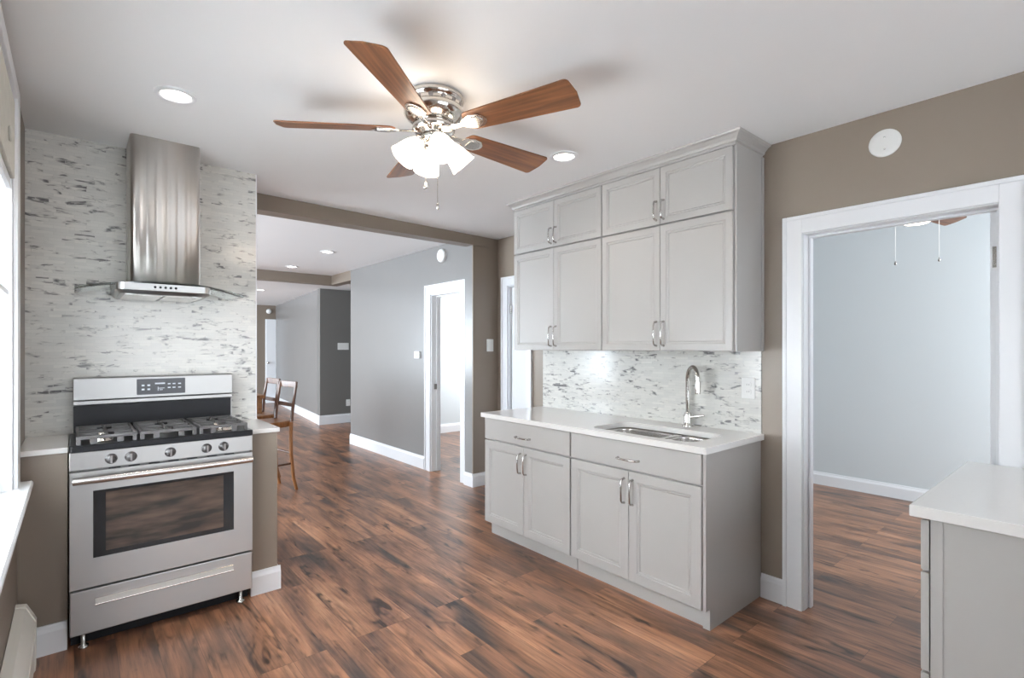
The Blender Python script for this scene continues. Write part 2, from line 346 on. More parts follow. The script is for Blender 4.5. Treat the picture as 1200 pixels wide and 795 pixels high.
# door frames: casing + jamb + stop, children of door_n
def casing_y(name, xface, y0, y1, z1, w, xback, lab, sgn=-1, t=.018, wr=None, rv=.006):
    """opening y0-y1 in a wall whose face is x = xface, casing of width w around it"""
    wr = wr or w
    bm = nb()
    box(bm, xface, xface+sgn*t, y0-wr, y0+rv, 0, z1+w); box(bm, xface, xface+sgn*t, y1-rv, y1+w, 0, z1+w); box(bm, xface, xface+sgn*t, y0+rv, y1-rv, z1-rv, z1+w)
    box(bm, xface+sgn*t, xface+sgn*(t+.008), y0-wr, y0-wr+.02, 0, z1+w); box(bm, xface+sgn*t, xface+sgn*(t+.008), y1+w-.02, y1+w, 0, z1+w); box(bm, xface+sgn*t, xface+sgn*(t+.008), y0-wr+.02, y1+w-.02, z1+w-.02, z1+w)
    o = struct(name, bm, 'trim', bevel=.003, label=lab)
    bm = nb(); xm = (xface+xback)/2
    box(bm, xface, xback, y0, y0+.016, 0, z1-.016); box(bm, xface, xback, y1-.016, y1, 0, z1-.016); box(bm, xface, xback, y0, y1, z1-.016, z1)
    box(bm, xm, xm+.035, y0+.016, y0+.028, 0, z1-.028); box(bm, xm, xm+.035, y1-.028, y1-.016, 0, z1-.028); box(bm, xm, xm+.035, y0+.016, y1-.016, z1-.028, z1-.016)
    obj('door_jamb', bm, 'trim', o, bevel=.002)
    return o
d1 = casing_y('door_1', XR, DY0, DY1, DZ, .081, XH, 'wide white casing of the doorway into the pale side room', rv=.012)
d2 = casing_y('door_2', XH, HY0, HY1, HZ, .10, XH+.12, 'white casing of the doorway in the grey hall wall', wr=.088)
d3 = casing_y('door_3', X2, 3.60, 3.90, 2.0, .085, X2+.12, 'narrow white door frame behind the wall cabinets', wr=.06)
# hinge on the side room door frame, the leaf swung open into that room
def hinge(parent, x, y, z, h=.09):
    bm = nb(); tube(bm, [(x, y, z-h/2), (x, y, z+h/2)], .006, 8); box(bm, x-.001, x+.03, y-.004, y+.001, z-h/2, z+h/2)
    return obj('hinge', bm, 'pull', parent)
bm = nb(); box(bm, XH+.004, XH+.70, .322, .358, .012, 1.965)
leaf = obj('door_leaf', bm, 'trim', d1, label='white door leaf swung open into the side room', bevel=.002)
for z in (1.768, .25):
    bm = nb(); box(bm, XH-.034, XH+.003, .3195, .3225, z-.045, z+.045); box(bm, XH-.001, XH+.0035, .322, .350, z-.045, z+.045); tube(bm, [(XH-.004, .326, z-.045), (XH-.004, .326, z+.045)], .006, 8); obj('hinge', bm, 'pull', d1, label='grey steel hinge')
bm = nb(); box(bm, X2+.03, X2+.068, 3.62, 3.872, .01, 1.98); lf = obj('door_leaf', bm, 'trim', d3, bevel=.003)
for z in (1.764, .3):
    bm = nb(); tube(bm, [(X2+.02, 3.872, z-.045), (X2+.02, 3.872, z+.045)], .008, 8); box(bm, X2+.014, X2+.03, 3.874, 3.883, z-.045, z+.045); obj('hinge', bm, 'pull', d3, label='grey steel hinge')
bm = nb(); box(bm, XH+.03, XH+.06, HY1-.032, HY1-.014, .915, .975); obj('strike_plate', bm, 'pull', d2, label='small steel strike plate')
# far door at the end of the house
bm = nb(); box(bm, 3.665, 3.90, 13.44, 13.498, 0, 2.08); d4 = struct('door_4', bm, 'trim', bevel=.004, label='narrow white door in the far end wall')
bm = nb(); lathe(bm, [(.0, 0), (.018, 0), (.028, .02), (.024, .045), (0, .05)], (3.70, 13.44, 1.0), (0, -1, 0), 12); obj('door_knob', bm, 'nickel', d4)

# window 1 (left wall): frame, sash, pane, casing, stool
bm = nb(); x = XL
box(bm, x, x+.016, 2.85, 2.965, .80, 2.39); box(bm, x, x+.016, .885, 1.0, .80, 2.39); box(bm, x, x+.016, .885, 2.965, 2.39, 2.45)
w1 = struct('window_1', bm, 'trim', bevel=.003, label='white cased window in the left wall')
bm = nb(); box(bm, x-.13, x, 2.83, 2.85, .80, 2.39); box(bm, x-.13, x, 1.0, 1.02, .80, 2.39); box(bm, x-.13, x, 1.02, 2.83, 2.37, 2.39); box(bm, x-.13, x, 1.02, 2.83, .78, .80)
obj('window_frame', bm, 'trim', w1)
bm = nb()
for y0, y1, z0, z1, xo in ((1.02, 2.83, .80, 1.60, -.09), (1.02, 2.83, 1.56, 2.37, -.125)):
    box(bm, x+xo, x+xo+.03, y0, y0+.05, z0, z1); box(bm, x+xo, x+xo+.03, y1-.05, y1, z0, z1); box(bm, x+xo, x+xo+.03, y0+.05, y1-.05, z0, z0+.05); box(bm, x+xo, x+xo+.03, y0+.05, y1-.05, z1-.05, z1)
obj('window_sash', bm, 'trim', w1)
bm = nb(); box(bm, x-.078, x-.074, 1.07, 2.78, .85, 1.55); box(bm, x-.113, x-.109, 1.07, 2.78, 1.61, 2.32); obj('window_pane', bm, 'pane', w1)
bm = nb(); prism(bm, [(-.02, .775), (.050, .775), (.056, .783), (.056, .795), (.050, .803), (-.02, .803)], .86, 2.99, lambda a, z, w: (XL+a, w, z)); obj('window_sill', bm, 'trim', w1)
# window 2 frame at the back; window 3 added for the side room light (outside the picture)
for nme, a, c in (('window_2', .2, 2.5), ('added_window_3', 3.6, 5.2)):
    bm = nb()
    box(bm, a-.09, a, -1.80, -1.785, .41, 2.29); box(bm, c, c+.09, -1.80, -1.785, .41, 2.29); box(bm, a, c, -1.80, -1.785, 2.2, 2.29); box(bm, a, c, -1.80, -1.77, .41, .5)
    mid = (a+c)/2; box(bm, mid-.03, mid+.03, -1.84, -1.80, .5, 2.2)
    struct(nme, bm, 'trim')

# ------------------------------------------------------------------ things on the left wall
t = thing('window_blind', (XL+.02, 1.93, 2.05), 'white slatted blind hanging in the left window below the cream valance', 'blind')
o = t.location; bm = nb(); relbox(bm, o, XL-.040, XL-.004, 1.03, 2.82, 2.015, 2.05); obj('headrail', bm, 'trim', t)
bm = nb()
zz = 2.0
while zz > 1.62:
    v = [bm.verts.new((a-o[0], y-o[1], z-o[2])) for a, y, z in ((XL-.032, 1.04, zz+.008), (XL-.010, 1.04, zz-.008), (XL-.010, 2.81, zz-.008), (XL-.032, 2.81, zz+.008), (XL-.032, 1.04, zz+.0095), (XL-.010, 1.04, zz-.0065), (XL-.010, 2.81, zz-.0065), (XL-.032, 2.81, zz+.0095))]
    for f in ((0, 1, 2, 3), (4, 7, 6, 5), (0, 4, 5, 1), (1, 5, 6, 2), (2, 6, 7, 3), (3, 7, 4, 0)): bm.faces.new([v[i] for i in f])
    zz -= .0215
obj('slats', bm, 'blind', t)
bm = nb(); relbox(bm, o, XL-.033, XL-.009, 1.04, 2.81, 1.585, 1.605); obj('bottom_rail', bm, 'trim', t)
t = thing('window_valance', (XL+.02, 1.85, 2.05), 'cream patterned box valance above the left window', 'valance'); o = t.location
bm = nb(); relbox(bm, o, XL-.045, XL+.008, 1.025, 2.825, 2.055, 2.365); obj('fabric_box', bm, 'fabric', t, bevel=.004)
for yy in [1.1+.37*i for i in range(5)]: obj('button', lathe(nb(), [(.0, 0), (.026, 0), (.03, .006), (.012, .012), (0, .013)], (XL+.008-o[0], yy-o[1], 2.16-o[2]), (1, 0, 0), 16), 'fabric', t)
t = thing('baseboard_heater', (XL+.03, 1.5, 0), 'white enamel baseboard heater along the left wall under the window', 'heater'); o = t.location
prof = [(.002, .03), (.058, .03), (.064, .04), (.066, .215), (.058, .235), (.035, .285), (.002, .292)]
bm = nb(); prism(bm, [(a, z) for a, z in prof], -.9-o[1], 2.915-o[1], lambda a, z, w: (XL+a-o[0], w, z)); obj('heater_body', bm, 'heater', t, bevel=.002)
bm = nb(); prism(bm, [(a*1.04-.0, z+.004 if z > .1 else z-.03) for a, z in prof], 2.916-o[1], 2.955-o[1], lambda a, z, w: (XL+a-o[0], w, z)); obj('end_cap', bm, 'heater', t, bevel=.002)
bm = nb(); prism(bm, [(.0655, .198), (.070, .198), (.070, .205), (.0655, .205)], -.9-o[1], 2.90-o[1], lambda a, z, w: (XL+a-o[0], w, z)); obj('front_lip', bm, 'heater', t)

# ------------------------------------------------------------------ half wall ledges
obj('counter_ledge', box(nb(), XL+.001, -.022, YW-.012, YT-.001, .896, .921), 'quartz', label='white quartz ledge between the range and the left window', cat='countertop', bevel=.003)
obj('counter_ledge', box(nb(), .750, XE+.012, YW-.012, YT-.001, .896, .921), 'quartz', label='white quartz ledge right of the range at the end of the tiled wall', cat='countertop', bevel=.003)

# ------------------------------------------------------------------ range
RX0, RX1, RF = -.018, .744, 2.985
o = (RX0+.381, 3.24, 0); t = thing('gas_range', o, 'stainless steel gas range with five burners and an oven window', 'stove')
def rb(*a): return relbox(nb(), o, *a)
obj('range_body', rb(RX0+.004, RX1-.004, RF+.045, 3.43, .075, .903), 'steel', t, bevel=.002)
obj('toe_recess', rb(RX0+.004, RX1-.004, RF+.085, 3.40, .004, .0745), 'enamel', t)
for a, bb in ((RX0+.05, RF+.045), (RX1-.05, RF+.045), (RX0+.05, 3.35), (RX1-.05, 3.35)): obj('levelling_foot', lathe(nb(), [(.020, 0), (.020, .010), (.010, .014), (.010, .0745)], (a-o[0], bb-o[1], 0), (0, 0, 1), 16), 'pull', t)
# drawer
dr = obj('storage_drawer', rb(RX0+.001, RX1-.001, RF, RF+.044, .075, .274), 'steel', t, bevel=.004)
bm = nb(); prism(bm, [(0, .199), (-.018, .201), (-.020, .206), (-.006, .229), (0, .231)], .072-o[0], .648-o[0], lambda a, z, w: (w, RF-o[1]+a, z)); obj('drawer_handle', bm, 'nickel', dr, bevel=.001)
# oven door with a window
dz0, dz1 = .284, .812
bm = nb(); box(bm, RX0-o[0]+.001, .066-o[0], RF-o[1], RF+.04-o[1], dz0, dz1); box(bm, .652-o[0], RX1-o[0]-.001, RF-o[1], RF+.04-o[1], dz0, dz1)
box(bm, .066-o[0], .652-o[0], RF-o[1], RF+.04-o[1], dz0, .414); box(bm, .066-o[0], .652-o[0], RF-o[1], RF+.04-o[1], .722, dz1)
dr = obj('oven_door', bm, 'steel', t)
bm = nb(); box(bm, .066-o[0], .112-o[0], RF+.001-o[1], RF+.03-o[1], .414, .722); box(bm, .603-o[0], .652-o[0], RF+.001-o[1], RF+.03-o[1], .414, .722); box(bm, .112-o[0], .603-o[0], RF+.001-o[1], RF+.03-o[1], .414, .437); box(bm, .112-o[0], .603-o[0], RF+.001-o[1], RF+.03-o[1], .709, .722)
obj('window_border', bm, 'blackglass', dr)
obj('oven_window', rb(.112, .603, RF+.004, RF+.03, .437, .709), 'ovenglass', dr, label='dark oven window with faint racks and a brown reflection painted in')
bm = nb()
tube(bm, [(-.006-o[0], RF-.045-o[1], .782), (.10-o[0], RF-.052-o[1], .782), (.363-o[0], RF-.055-o[1], .782), (.62-o[0], RF-.052-o[1], .782), (.732-o[0], RF-.045-o[1], .782)], .0165, 16)
for a in (.012, .714): box(bm, a-.012-o[0], a+.012-o[0], RF-.045-o[1], RF-o[1], .772, .792)
obj('oven_handle', bm, 'satin', dr)
# control panel and knobs
bm = nb(); prism(bm, [(RF-.001, .822), (RF+.06, .822), (RF+.06, .903), (RF-.001, .903)], RX0-o[0], RX1-o[0], lambda a, z, w: (w, a-o[1], z)); cp = obj('control_panel', bm, 'steel', t, bevel=.002)
for kx in (.132, .207, .366, .524, .603):
    kb = nb(); lathe(kb, [(.0245, 0), (.0245, .004), (.021, .008), (.019, .026), (.016, .031), (0, .031)], (kx-o[0], RF+.003-o[1], .861), (0, -1, .07), 24)
    k = obj('burner_knob', kb, 'knob', t)
    kb = nb(); box(kb, kx-o[0]-.0035, kx-o[0]+.0035, RF-.036-o[1], RF-.008-o[1], .845, .878); obj('knob_grip', kb, 'bronze', k)
for kx in (.145, .22, .3, .38, .46, .55, .63): obj('door_vent', box(nb(), kx-.022-o[0], kx+.022-o[0], RF-.0046-o[1], RF+.01-o[1], .8155, .8185), 'enamel', t)
# cooktop
bm = nb(); prism(bm, rrect(RX0-o[0]-.001, RX1-o[0]+.001, RF-.012-o[1], 3.425-o[1], .012), .904, .934); ct = obj('cooktop', bm, 'enamel', t, bevel=.004)
BUR = ((.10, 3.11, .040), (.10, 3.33, .034), (.363, 3.22, .046), (.626, 3.11, .046), (.626, 3.33, .030))
for x_, y_, r_ in BUR:
    bm = nb(); lathe(bm, [(r_*1.25, 0), (r_*1.2, .004), (r_*.95, .010), (r_*.95, .012)], (x_-o[0], y_-o[1], .9345), (0, 0, 1), 24); bb = obj('burner', bm, 'nickel', ct)
    bm = nb(); lathe(bm, [(r_*.9, 0), (r_*.92, .006), (r_*.8, .010), (0, .011)], (x_-o[0], y_-o[1], .9467), (0, 0, 1), 24); obj('burner_cap', bm, 'iron', bb)
# three cast iron grates
def grate(x0, x1):
    bm = nb(); y0, y1 = RF+.012, 3.41; b_ = .011; zt = .972
    def bar(xa, xb, ya, yb, z0=zt-.014, z1=zt): box(bm, xa-o[0], xb-o[0], ya-o[1], yb-o[1], z0, z1)
    bar(x0, x1, y0, y0+b_); bar(x0, x1, y1-b_, y1); bar(x0, x0+b_, y0+b_, y1-b_); bar(x1-b_, x1, y0+b_, y1-b_); ym = (y0+y1)/2
    bar(x0+b_, x1-b_, ym-b_/2, ym+b_/2)
    for a in (x0, x1-.017):
        for c in (y0, y1-.017, ym-.008): bar(a, a+.017, c, c+.017, .9345, zt-.014)
    xm = (x0+x1)/2
    for yc in ((y0+ym)/2, (y1+ym)/2):
        bar(x0+b_, xm-.03, yc-b_/2, yc+b_/2); bar(xm+.03, x1-b_, yc-b_/2, yc+b_/2)
        bar(xm-b_/2, xm+b_/2, yc+.03, (ym-b_/2 if yc < ym else y1-b_)); bar(xm-b_/2, xm+b_/2, (y0+b_ if yc < ym else ym+b_/2), yc-.03)
    for a in (x0+(x1-x0)*.28, x0+(x1-x0)*.72):
        bar(a-.013, a+.013, y0, y0+b_, .9345, zt-.014)
    return obj('grate', bm, 'iron', t, bevel=.0015)
grate(.005, .232); grate(.245, .482); grate(.495, .722)
# backguard
bm = nb(); prism(bm, [(3.425, .934), (3.425, 1.075), (3.418, 1.078), (3.418, 1.100), (3.408, 1.104), (3.408, 1.214), (3.413, 1.220), (3.50, 1.220), (3.50, .80), (3.432, .80), (3.432, .934)], 0, .762, lambda a, z, w: (RX0+.012+w*.975-o[0], a-o[1], z))
bg = obj('backguard', bm, 'steel', t, bevel=.003)
bm = nb(); relbox(bm, o, RX0+.014, RX1-.014, 3.4215, 3.4249, .936, 1.075); obj('splash_panel', bm, 'enamel', bg, label='black enamel splash panel')
bm = nb(); prism(bm, rrect(.262, .490, 1.119, 1.205, .004), 0, .004, lambda a, z, w: (a-o[0], 3.4075-w-o[1], z)); dp = obj('display', bm, 'panel', bg)
bm = nb()
def mk(xa, xb, za, zb): box(bm, xa-o[0], xb-o[0], 3.4025-o[1], 3.4034-o[1], za, zb)
for xx in (.284, .310):
    for zz in (1.143, 1.165): mk(xx, xx+.013, zz, zz+.009)
mk(.345, .392, 1.174, 1.182); mk(.358, .390, 1.150, 1.153); mk(.358, .361, 1.138, 1.160); mk(.366, .381, 1.141, 1.144)
for xx in (.405, .428, .455):
    for zz in (1.150, 1.171): mk(xx, xx+.014, zz, zz+.006)
obj('display_marks', bm, 'mark', dp)

# ------------------------------------------------------------------ range hood
o = (.38, 3.3, 1.63); t = thing('range_hood', o, 'stainless chimney range hood with curved glass visor over the range', 'range hood')
bm = nb(); prism(bm, [(x_, y_) for x_, y_ in rrect(.222-o[0], .540-o[0], 3.24-o[1], 3.517-o[1], .022, 5)], 1.702-o[2], H-.001-o[2])
for f in bm.faces: f.smooth = len(f.verts) == 4
obj('chimney', bm, 'steel_hood', t)
bm = nb()
top = rrect(.154-o[0], .559-o[0], 3.05-o[1], 3.516-o[1], .03, 4); bot = rrect(.170-o[0], .543-o[0], 3.075-o[1], 3.516-o[1], .03, 4)
r0 = [bm.verts.new((a, c, 1.643-o[2])) for a, c in bot]; r1 = [bm.verts.new((a, c, 1.66-o[2])) for a, c in top]; r2 = [bm.verts.new((a, c, 1.695-o[2])) for a, c in top]
n_ = len(r0); bm.faces.new(r0[::-1]); bm.faces.new(r2)
for p, q in ((r0, r1), (r1, r2)):
    for i in range(n_): bm.faces.new((p[i], p[(i+1) % n_], q[(i+1) % n_], q[i]))
obj('canopy', bm, 'steel', t, bevel=.001)
bm = nb()
for a in (.19, .362): relbox(bm, o, a, a+.16, 3.12, 3.47, 1.640, 1.6428)
obj('filter', bm, 'nickel', t)
for a in (.215, .50):
    bm = nb(); lathe(bm, [(.022, 0), (.022, .003), (0, .003)], (a-o[0], 3.1-o[1], 1.6398-o[2]), (0, 0, 1), 16); obj('hood_lamp', bm, 'plastic', t)
bm = nb(); nx, ny = 28, 6; G = []
for s_ in (0, 1):
    L_ = []
    for i in range(nx+1):
        tt = i/nx*2-1; xx = .375+.375*tt; yf = 3.20-.175*(1-tt*tt)**.8; row = []
        for j in range(ny+1):
            yy = 3.512+(yf-3.512)*j/ny; row.append(bm.verts.new((xx-o[0], yy-o[1], 1.7005-.036*tt*tt+s_*.006-o[2])))
        L_.append(row)
    G.append(L_)
for i in range(nx):
    for j in range(ny):
        for s_ in (0, 1):
            f = bm.faces.new((G[s_][i][j], G[s_][i+1][j], G[s_][i+1][j+1], G[s_][i][j+1])); f.smooth = True
    for j in (0, ny): bm.faces.new((G[0][i][j], G[0][i+1][j], G[1][i+1][j], G[1][i][j]))
for j in range(ny):
    for i in (0, nx): bm.faces.new((G[0][i][j], G[0][i][j+1], G[1][i][j+1], G[1][i][j]))
obj('glass_visor', bm, 'glass', t)
bm = nb()
for i in range(5): lathe(bm, [(.006, 0), (.006, .003), (0, .003)], (.31+.022*i-o[0], 3.05-o[1], 1.678-o[2]), (0, -1, 0), 12)
obj('hood_buttons', bm, 'enamel', t)

# ------------------------------------------------------------------ cabinets
def pull(parent, o, p0, p1, out, mat='pull'):
    p0, p1, out = Vector(p0)-Vector(o), Vector(p1)-Vector(o), Vector(out); d = (p1-p0).normalized(); h = .028
    pts = [p0, p0+out*h*.75+d*.004, p0+out*h+d*.014, (p0+p1)/2+out*(h+.004), p1+out*h-d*.014, p1+out*h*.75-d*.004, p1]
    bm = nb(); tube(bm, pts, [.007, .0055, .005, .005, .005, .0055, .007], 10); return obj('handle', bm, mat, parent)
def shaker(name, parent, a0, a1, z0, z1, mp, fr=.058, th=.02, mat='cab'):
    """framed door; mp(a, w, z): w = depth behind the front plane"""
    bm = nb(); ch = .0025
    def ring(e, w): return [bm.verts.new(mp(*p)) for p in ((a0+e, w, z0+e), (a1-e, w, z0+e), (a1-e, w, z1-e), (a0+e, w, z1-e))]
    R = [ring(0, th), ring(0, ch), ring(ch, 0), ring(fr-.006, 0), ring(fr-.002, .004), ring(fr+.006, .0045), ring(fr+.011, .010)]
    bm.faces.new(R[0]); bm.faces.new(R[-1])
    for p, q in zip(R, R[1:]):
        for i in range(4): bm.faces.new((p[i], p[(i+1) % 4], q[(i+1) % 4], q[i]))
    return obj(name, bm, mat, parent)
def slab(name, parent, a0, a1, z0, z1, mp, th=.02, mat='cab'):
    bm = nb(); ch = .003
    def ring(e, w): return [bm.verts.new(mp(*p)) for p in ((a0+e, w, z0+e), (a1-e, w, z0+e), (a1-e, w, z1-e), (a0+e, w, z1-e))]
    R = [ring(0, th), ring(0, ch), ring(ch, 0)]; bm.faces.new(R[0]); bm.faces.new(R[-1])
    for p, q in zip(R, R[1:]):
        for i in range(4): bm.faces.new((p[i], p[(i+1) % 4], q[(i+1) % 4], q[i]))
    return obj(name, bm, mat, parent)
XB = 2.332
def base_cab(y0, y1, lab, end=False):
    o = (2.64, (y0+y1)/2, 0); t = thing('base_cabinet', o, lab, 'cabinet'); mp = lambda a, w, z: (XB+w-o[0], a-o[1], z)
    bm = nb(); relbox(bm, o, XB+.0215, XR-.002, y0, y1, .10, .6); relbox(bm, o, XB+.0215, XB+.04, y0, y1, .6, .866)
    relbox(bm, o, XR-.02, XR-.002, y0, y1, .6, .866); relbox(bm, o, XB+.04, XR-.02, y0, y0+.016, .6, .866); relbox(bm, o, XB+.04, XR-.02, y1-.016, y1, .6, .866)
    obj('carcass', bm, 'cab', t)
    bm = nb(); relbox(bm, o, XB+.068, XB+.085, y0+.002, y1, 0, .10); obj('toe_kick', bm, 'cab', t)
    if end:
        bm = nb(); prism(bm, [(XB+.066, 0), (XR-.002, 0), (XR-.002, .866), (XB+.012, .866), (XB+.012, .104), (XB+.066, .104)], y0-.016, y0-.0005, lambda a, z, w: (a-o[0], w-o[1], z)); obj('end_panel', bm, 'cab', t)
        # corner post strip
        bm = nb(); relbox(bm, o, XB+.050, XB+.066, y0-.016, y0+.02, 0, .103); obj('toe_end', bm, 'cab', t)
    ym = (y0+y1)/2; g = .002
    dw = slab('drawer', t, y0+g, y1-g, .712, .862, mp)
    pull(dw, o, (XB, ym+.068, .768), (XB, ym-.068, .768), (-1, 0, 0))
    for s_, (a, c) in enumerate(((y0+g, ym-.001), (ym+.001, y1-g))):
        d_ = shaker('door', t, a, c, .106, .703, mp); hy = ym+(-.028 if s_ == 0 else .028)
        pull(d_, o, (XB, hy, .525), (XB, hy, .660), (-1, 0, 0))
    return t
base_cab(2.133, 2.974, 'grey base cabinet with drawer at the far end under the sink counter')
base_cab(1.282, 2.127, 'grey sink base cabinet with side panel nearest the side room doorway', True)
# worktop with sink cut-out
SX0, SX1, SY0, SY1 = 2.385, 2.745, 1.365, 2.03
def plate_with_hole(outer, inner, z0, z1):
    bm = nb()
    def loop(pts): 
        v = [bm.verts.new((a, c, z0)) for a, c in pts]; return [bm.edges.new((v[i], v[(i+1) % len(v)])) for i in range(len(v))]
    e = loop(outer)+loop(inner); bmesh.ops.triangle_fill(bm, edges=e, use_beauty=True)
    fs = list(bm.faces); r_ = bmesh.ops.extrude_face_region(bm, geom=fs)
    for v in r_['geom']:
        if isinstance(v, bmesh.types.BMVert): v.co.z = z1
    return bm
obj('sink_worktop', plate_with_hole(rrect(2.307, XR-.001, 1.246, 2.994, .006, 2), rrect(SX0, SX1, SY0, SY1, .07, 6), .868, .900), 'quartz', label='long white quartz worktop with the sink cut into it', cat='countertop', bevel=.002)
o = (2.56, 1.7, .868); t = thing('kitchen_sink', o, 'double bowl stainless undermount sink in the white worktop', 'sink')
def bowl(y0, y1, x0, x1, dep):
    bm = nb(); A = rrect(x0-o[0], x1-o[0], y0-o[1], y1-o[1], .065, 6); B = rrect(x0+.02-o[0], x1-.02-o[0], y0+.02-o[1], y1-.02-o[1], .05, 6)
    r = [[bm.verts.new((a, c, z)) for a, c in P] for P, z in ((A, -.002), (A, -.02), (B, -dep+.01), ([(a*.96, c*.96+(y0+y1-2*o[1])/2*.04) for a, c in B], -dep))]
    for p, q in zip(r, r[1:]):
        for i in range(len(p)):
            f = bm.faces.new((p[i], p[(i+1) % len(p)], q[(i+1) % len(p)], q[i])); f.smooth = True
    bm.faces.new(r[-1]); ob = obj('bowl', bm, 'steel_sink', t)
    so = ob.modifiers.new('solid', 'SOLIDIFY'); so.thickness = .0015; so.offset = 0
    bm = nb(); lathe(bm, [(.042, 0), (.042, .003), (.028, .001), (.0, .001)], ((x0+x1)/2-o[0], (y0+y1)/2-o[1], -dep+.0015), (0, 0, 1), 20); obj('drain', bm, 'nickel', ob)
bowl(1.655, 2.038, SX0-.008, SX1+.008, .20); bowl(1.357, 1.625, SX0-.008, SX1+.008, .17)
bm = nb(); relbox(bm, o, SX0-.008, SX1+.008, 1.624, 1.656, .862, .8655); obj('divider', bm, 'steel_sink', t)
# faucet
o = (2.877, 1.67, .900); t = thing('faucet', o, 'tall chrome gooseneck faucet behind the sink', 'faucet')
bm = nb(); lathe(bm, [(.030, 0), (.030, .006), (.024, .012), (.021, .03), (.021, .075), (.016, .085)], (0, 0, 0), (0, 0, 1), 24); obj('faucet_base', bm, 'chrome', t)
dv = Vector((-.55, -.835, 0)).normalized(); R_ = .062
pts = [Vector((0, 0, .08)), Vector((0, 0, .18)), Vector((0, 0, .29))]
for k in range(1, 13):
    a = PI*k/12*1.04; pts.append(Vector((0, 0, .29+R_*1.15*math.sin(a)))+dv*(R_-R_*math.cos(a)))
bm = nb(); tube(bm, pts, .0125, 14); obj('gooseneck', bm, 'chrome', t)
e = pts[-1]; bm = nb(); tube(bm, [e+Vector((0, 0, .002)), e+Vector((0, 0, -.02)), e+Vector((0, 0, -.075))]+[], [.0135, .0165, .0155], 14); obj('spray_head', bm, 'chrome', t)
bm = nb(); tube(bm, [(0, 0, .055), Vector((0, 0, .060))+Vector((.2, -.98, 0))*.03, Vector((0, 0, .072))+Vector((.1, -.99, 0))*.10], [.012, .009, .006], 10); obj('lever', bm, 'chrome', t)
# backsplash tile
obj('tile_backsplash', box(nb(), XR-.008, XR-.0005, 1.262, 2.974, .9005, 1.3575), 'tile_y', label='white and grey marble mosaic backsplash behind the sink', cat='backsplash')
# wall cabinets
XU = 2.617
def wall_cab(y0, y1, z0, z1, lab, fr, hz, end=False):
    o = (2.78, (y0+y1)/2, z0); t = thing('wall_cabinet', o, lab, 'cabinet'); mp = lambda a, w, z: (XU+w-o[0], a-o[1], z-o[2])
    bm = nb(); relbox(bm, o, XU+.0215, XR-.002, y0, y1, z0, z1); obj('carcass', bm, 'cab', t)
    ym = (y0+y1)/2; g = .0015
    for s_, (a, c) in enumerate(((y0+g, ym-.001), (ym+.001, y1-g))):
        d_ = shaker('door', t, a, c, z0+.002, z1-.003, mp, fr=fr); hy = ym+(-.024 if s_ == 0 else .024)
        pull(d_, o, (XU, hy, hz[0]), (XU, hy, hz[1]), (-1, 0, 0))
    if end:
        bm = nb(); relbox(bm, o, XU+.018, XR-.002, y0-.012, y0-.0005, z0, z1+(.004 if z0 < 2 else 0)); obj('end_panel', bm, 'cab', t)
        bm = nb(); relbox(bm, o, XR-.022, XR-.002, y0-.020, y0-.0125, z0, z1+(.004 if z0 < 2 else 0)); obj('scribe_strip', bm, 'cab', t)
wall_cab(1.268, 2.119, 1.358, 2.086, 'tall grey wall cabinet nearest the doorway above the faucet', .043, (1.388, 1.528), True)
wall_cab(2.122, 2.974, 1.358, 2.086, 'tall grey wall cabinet at the far left above the counter', .043, (1.388, 1.528))
wall_cab(1.268, 2.119, 2.090, 2.424, 'short grey top cabinet under the crown nearest the doorway', .043, (2.118, 2.228), True)
wall_cab(2.122, 2.974, 2.090, 2.424, 'short grey top cabinet under the crown at the far left', .043, (2.118, 2.228))
# crown
prof = [(0, .0), (.0, .012), (.010, .016), (.014, .028), (.030, .046), (.042, .052), (.046, .061)]
bm = nb(); rr = []
path = [((XR-.002, 1.256), (0, -1)), ((XU+.004, 1.256), (-1, -1)), ((XU+.004, 2.974), (-1, 1)), ((XR-.002, 2.974), (0, 1))]
for (px, py), (dx, dy) in path: rr.append([bm.verts.new((px+dx*a, py+dy*a, 2.4245+z)) for a, z in prof]+[bm.verts.new((px+(.02 if dx else 0), py+(-dy)*.02, 2.4245+.061)), bm.verts.new((px+(.02 if dx else 0), py-dy*.02, 2.4245))])
for p, q in zip(rr, rr[1:]):
    for i in range(len(p)): bm.faces.new((p[i], p[(i+1) % len(p)], q[(i+1) % len(p)], q[i]))
bm.faces.new(rr[0]); bm.faces.new(rr[-1])
obj('crown_moulding', bm, 'cab', label='grey crown moulding along the top of the wall cabinets', cat='crown moulding')

# foreground cabinet and worktop
PX0, PY1 = 1.985, .385
o = (2.46, -.1, 0); t = thing('base_cabinet', o, 'pale grey drawer cabinet in the right foreground with a plain end panel', 'cabinet')
bm = nb(); relbox(bm, o, PX0+.012, XR-.03, -.75, PY1-.03, .10, .862); relbox(bm, o, PX0+.05, XR-.03, -.75, PY1-.09, 0, .10); obj('carcass', bm, 'cab', t)
bm = nb(); relbox(bm, o, PX0, PX0+.0115, -.75, PY1-.03, .0, .862); obj('end_panel', bm, 'cab', t)
bm = nb(); relbox(bm, o, PX0-.004, PX0+.045, PY1-.052, PY1-.0235, .0, .862); obj('face_stile', bm, 'cab', t, bevel=.001)
mp = lambda a, w, z: (a-o[0], PY1-.0-w-o[1], z)
for z0, z1 in ((.705, .856), (.402, .697), (.106, .394)):
    d_ = (slab if z0 > .7 else shaker)('drawer', t, PX0-.002, 2.885, z0, z1, mp, **({} if z0 > .7 else dict(fr=.055)))
    zc = (z0+z1)/2; pull(d_, o, (2.37, PY1, zc), (2.50, PY1, zc), (0, 1, 0))
obj('foreground_worktop', box(nb(), 1.968, XR-.03, -.78, .41, .863, .898), 'quartz', label='white quartz worktop at the lower right corner', cat='countertop', bevel=.003)

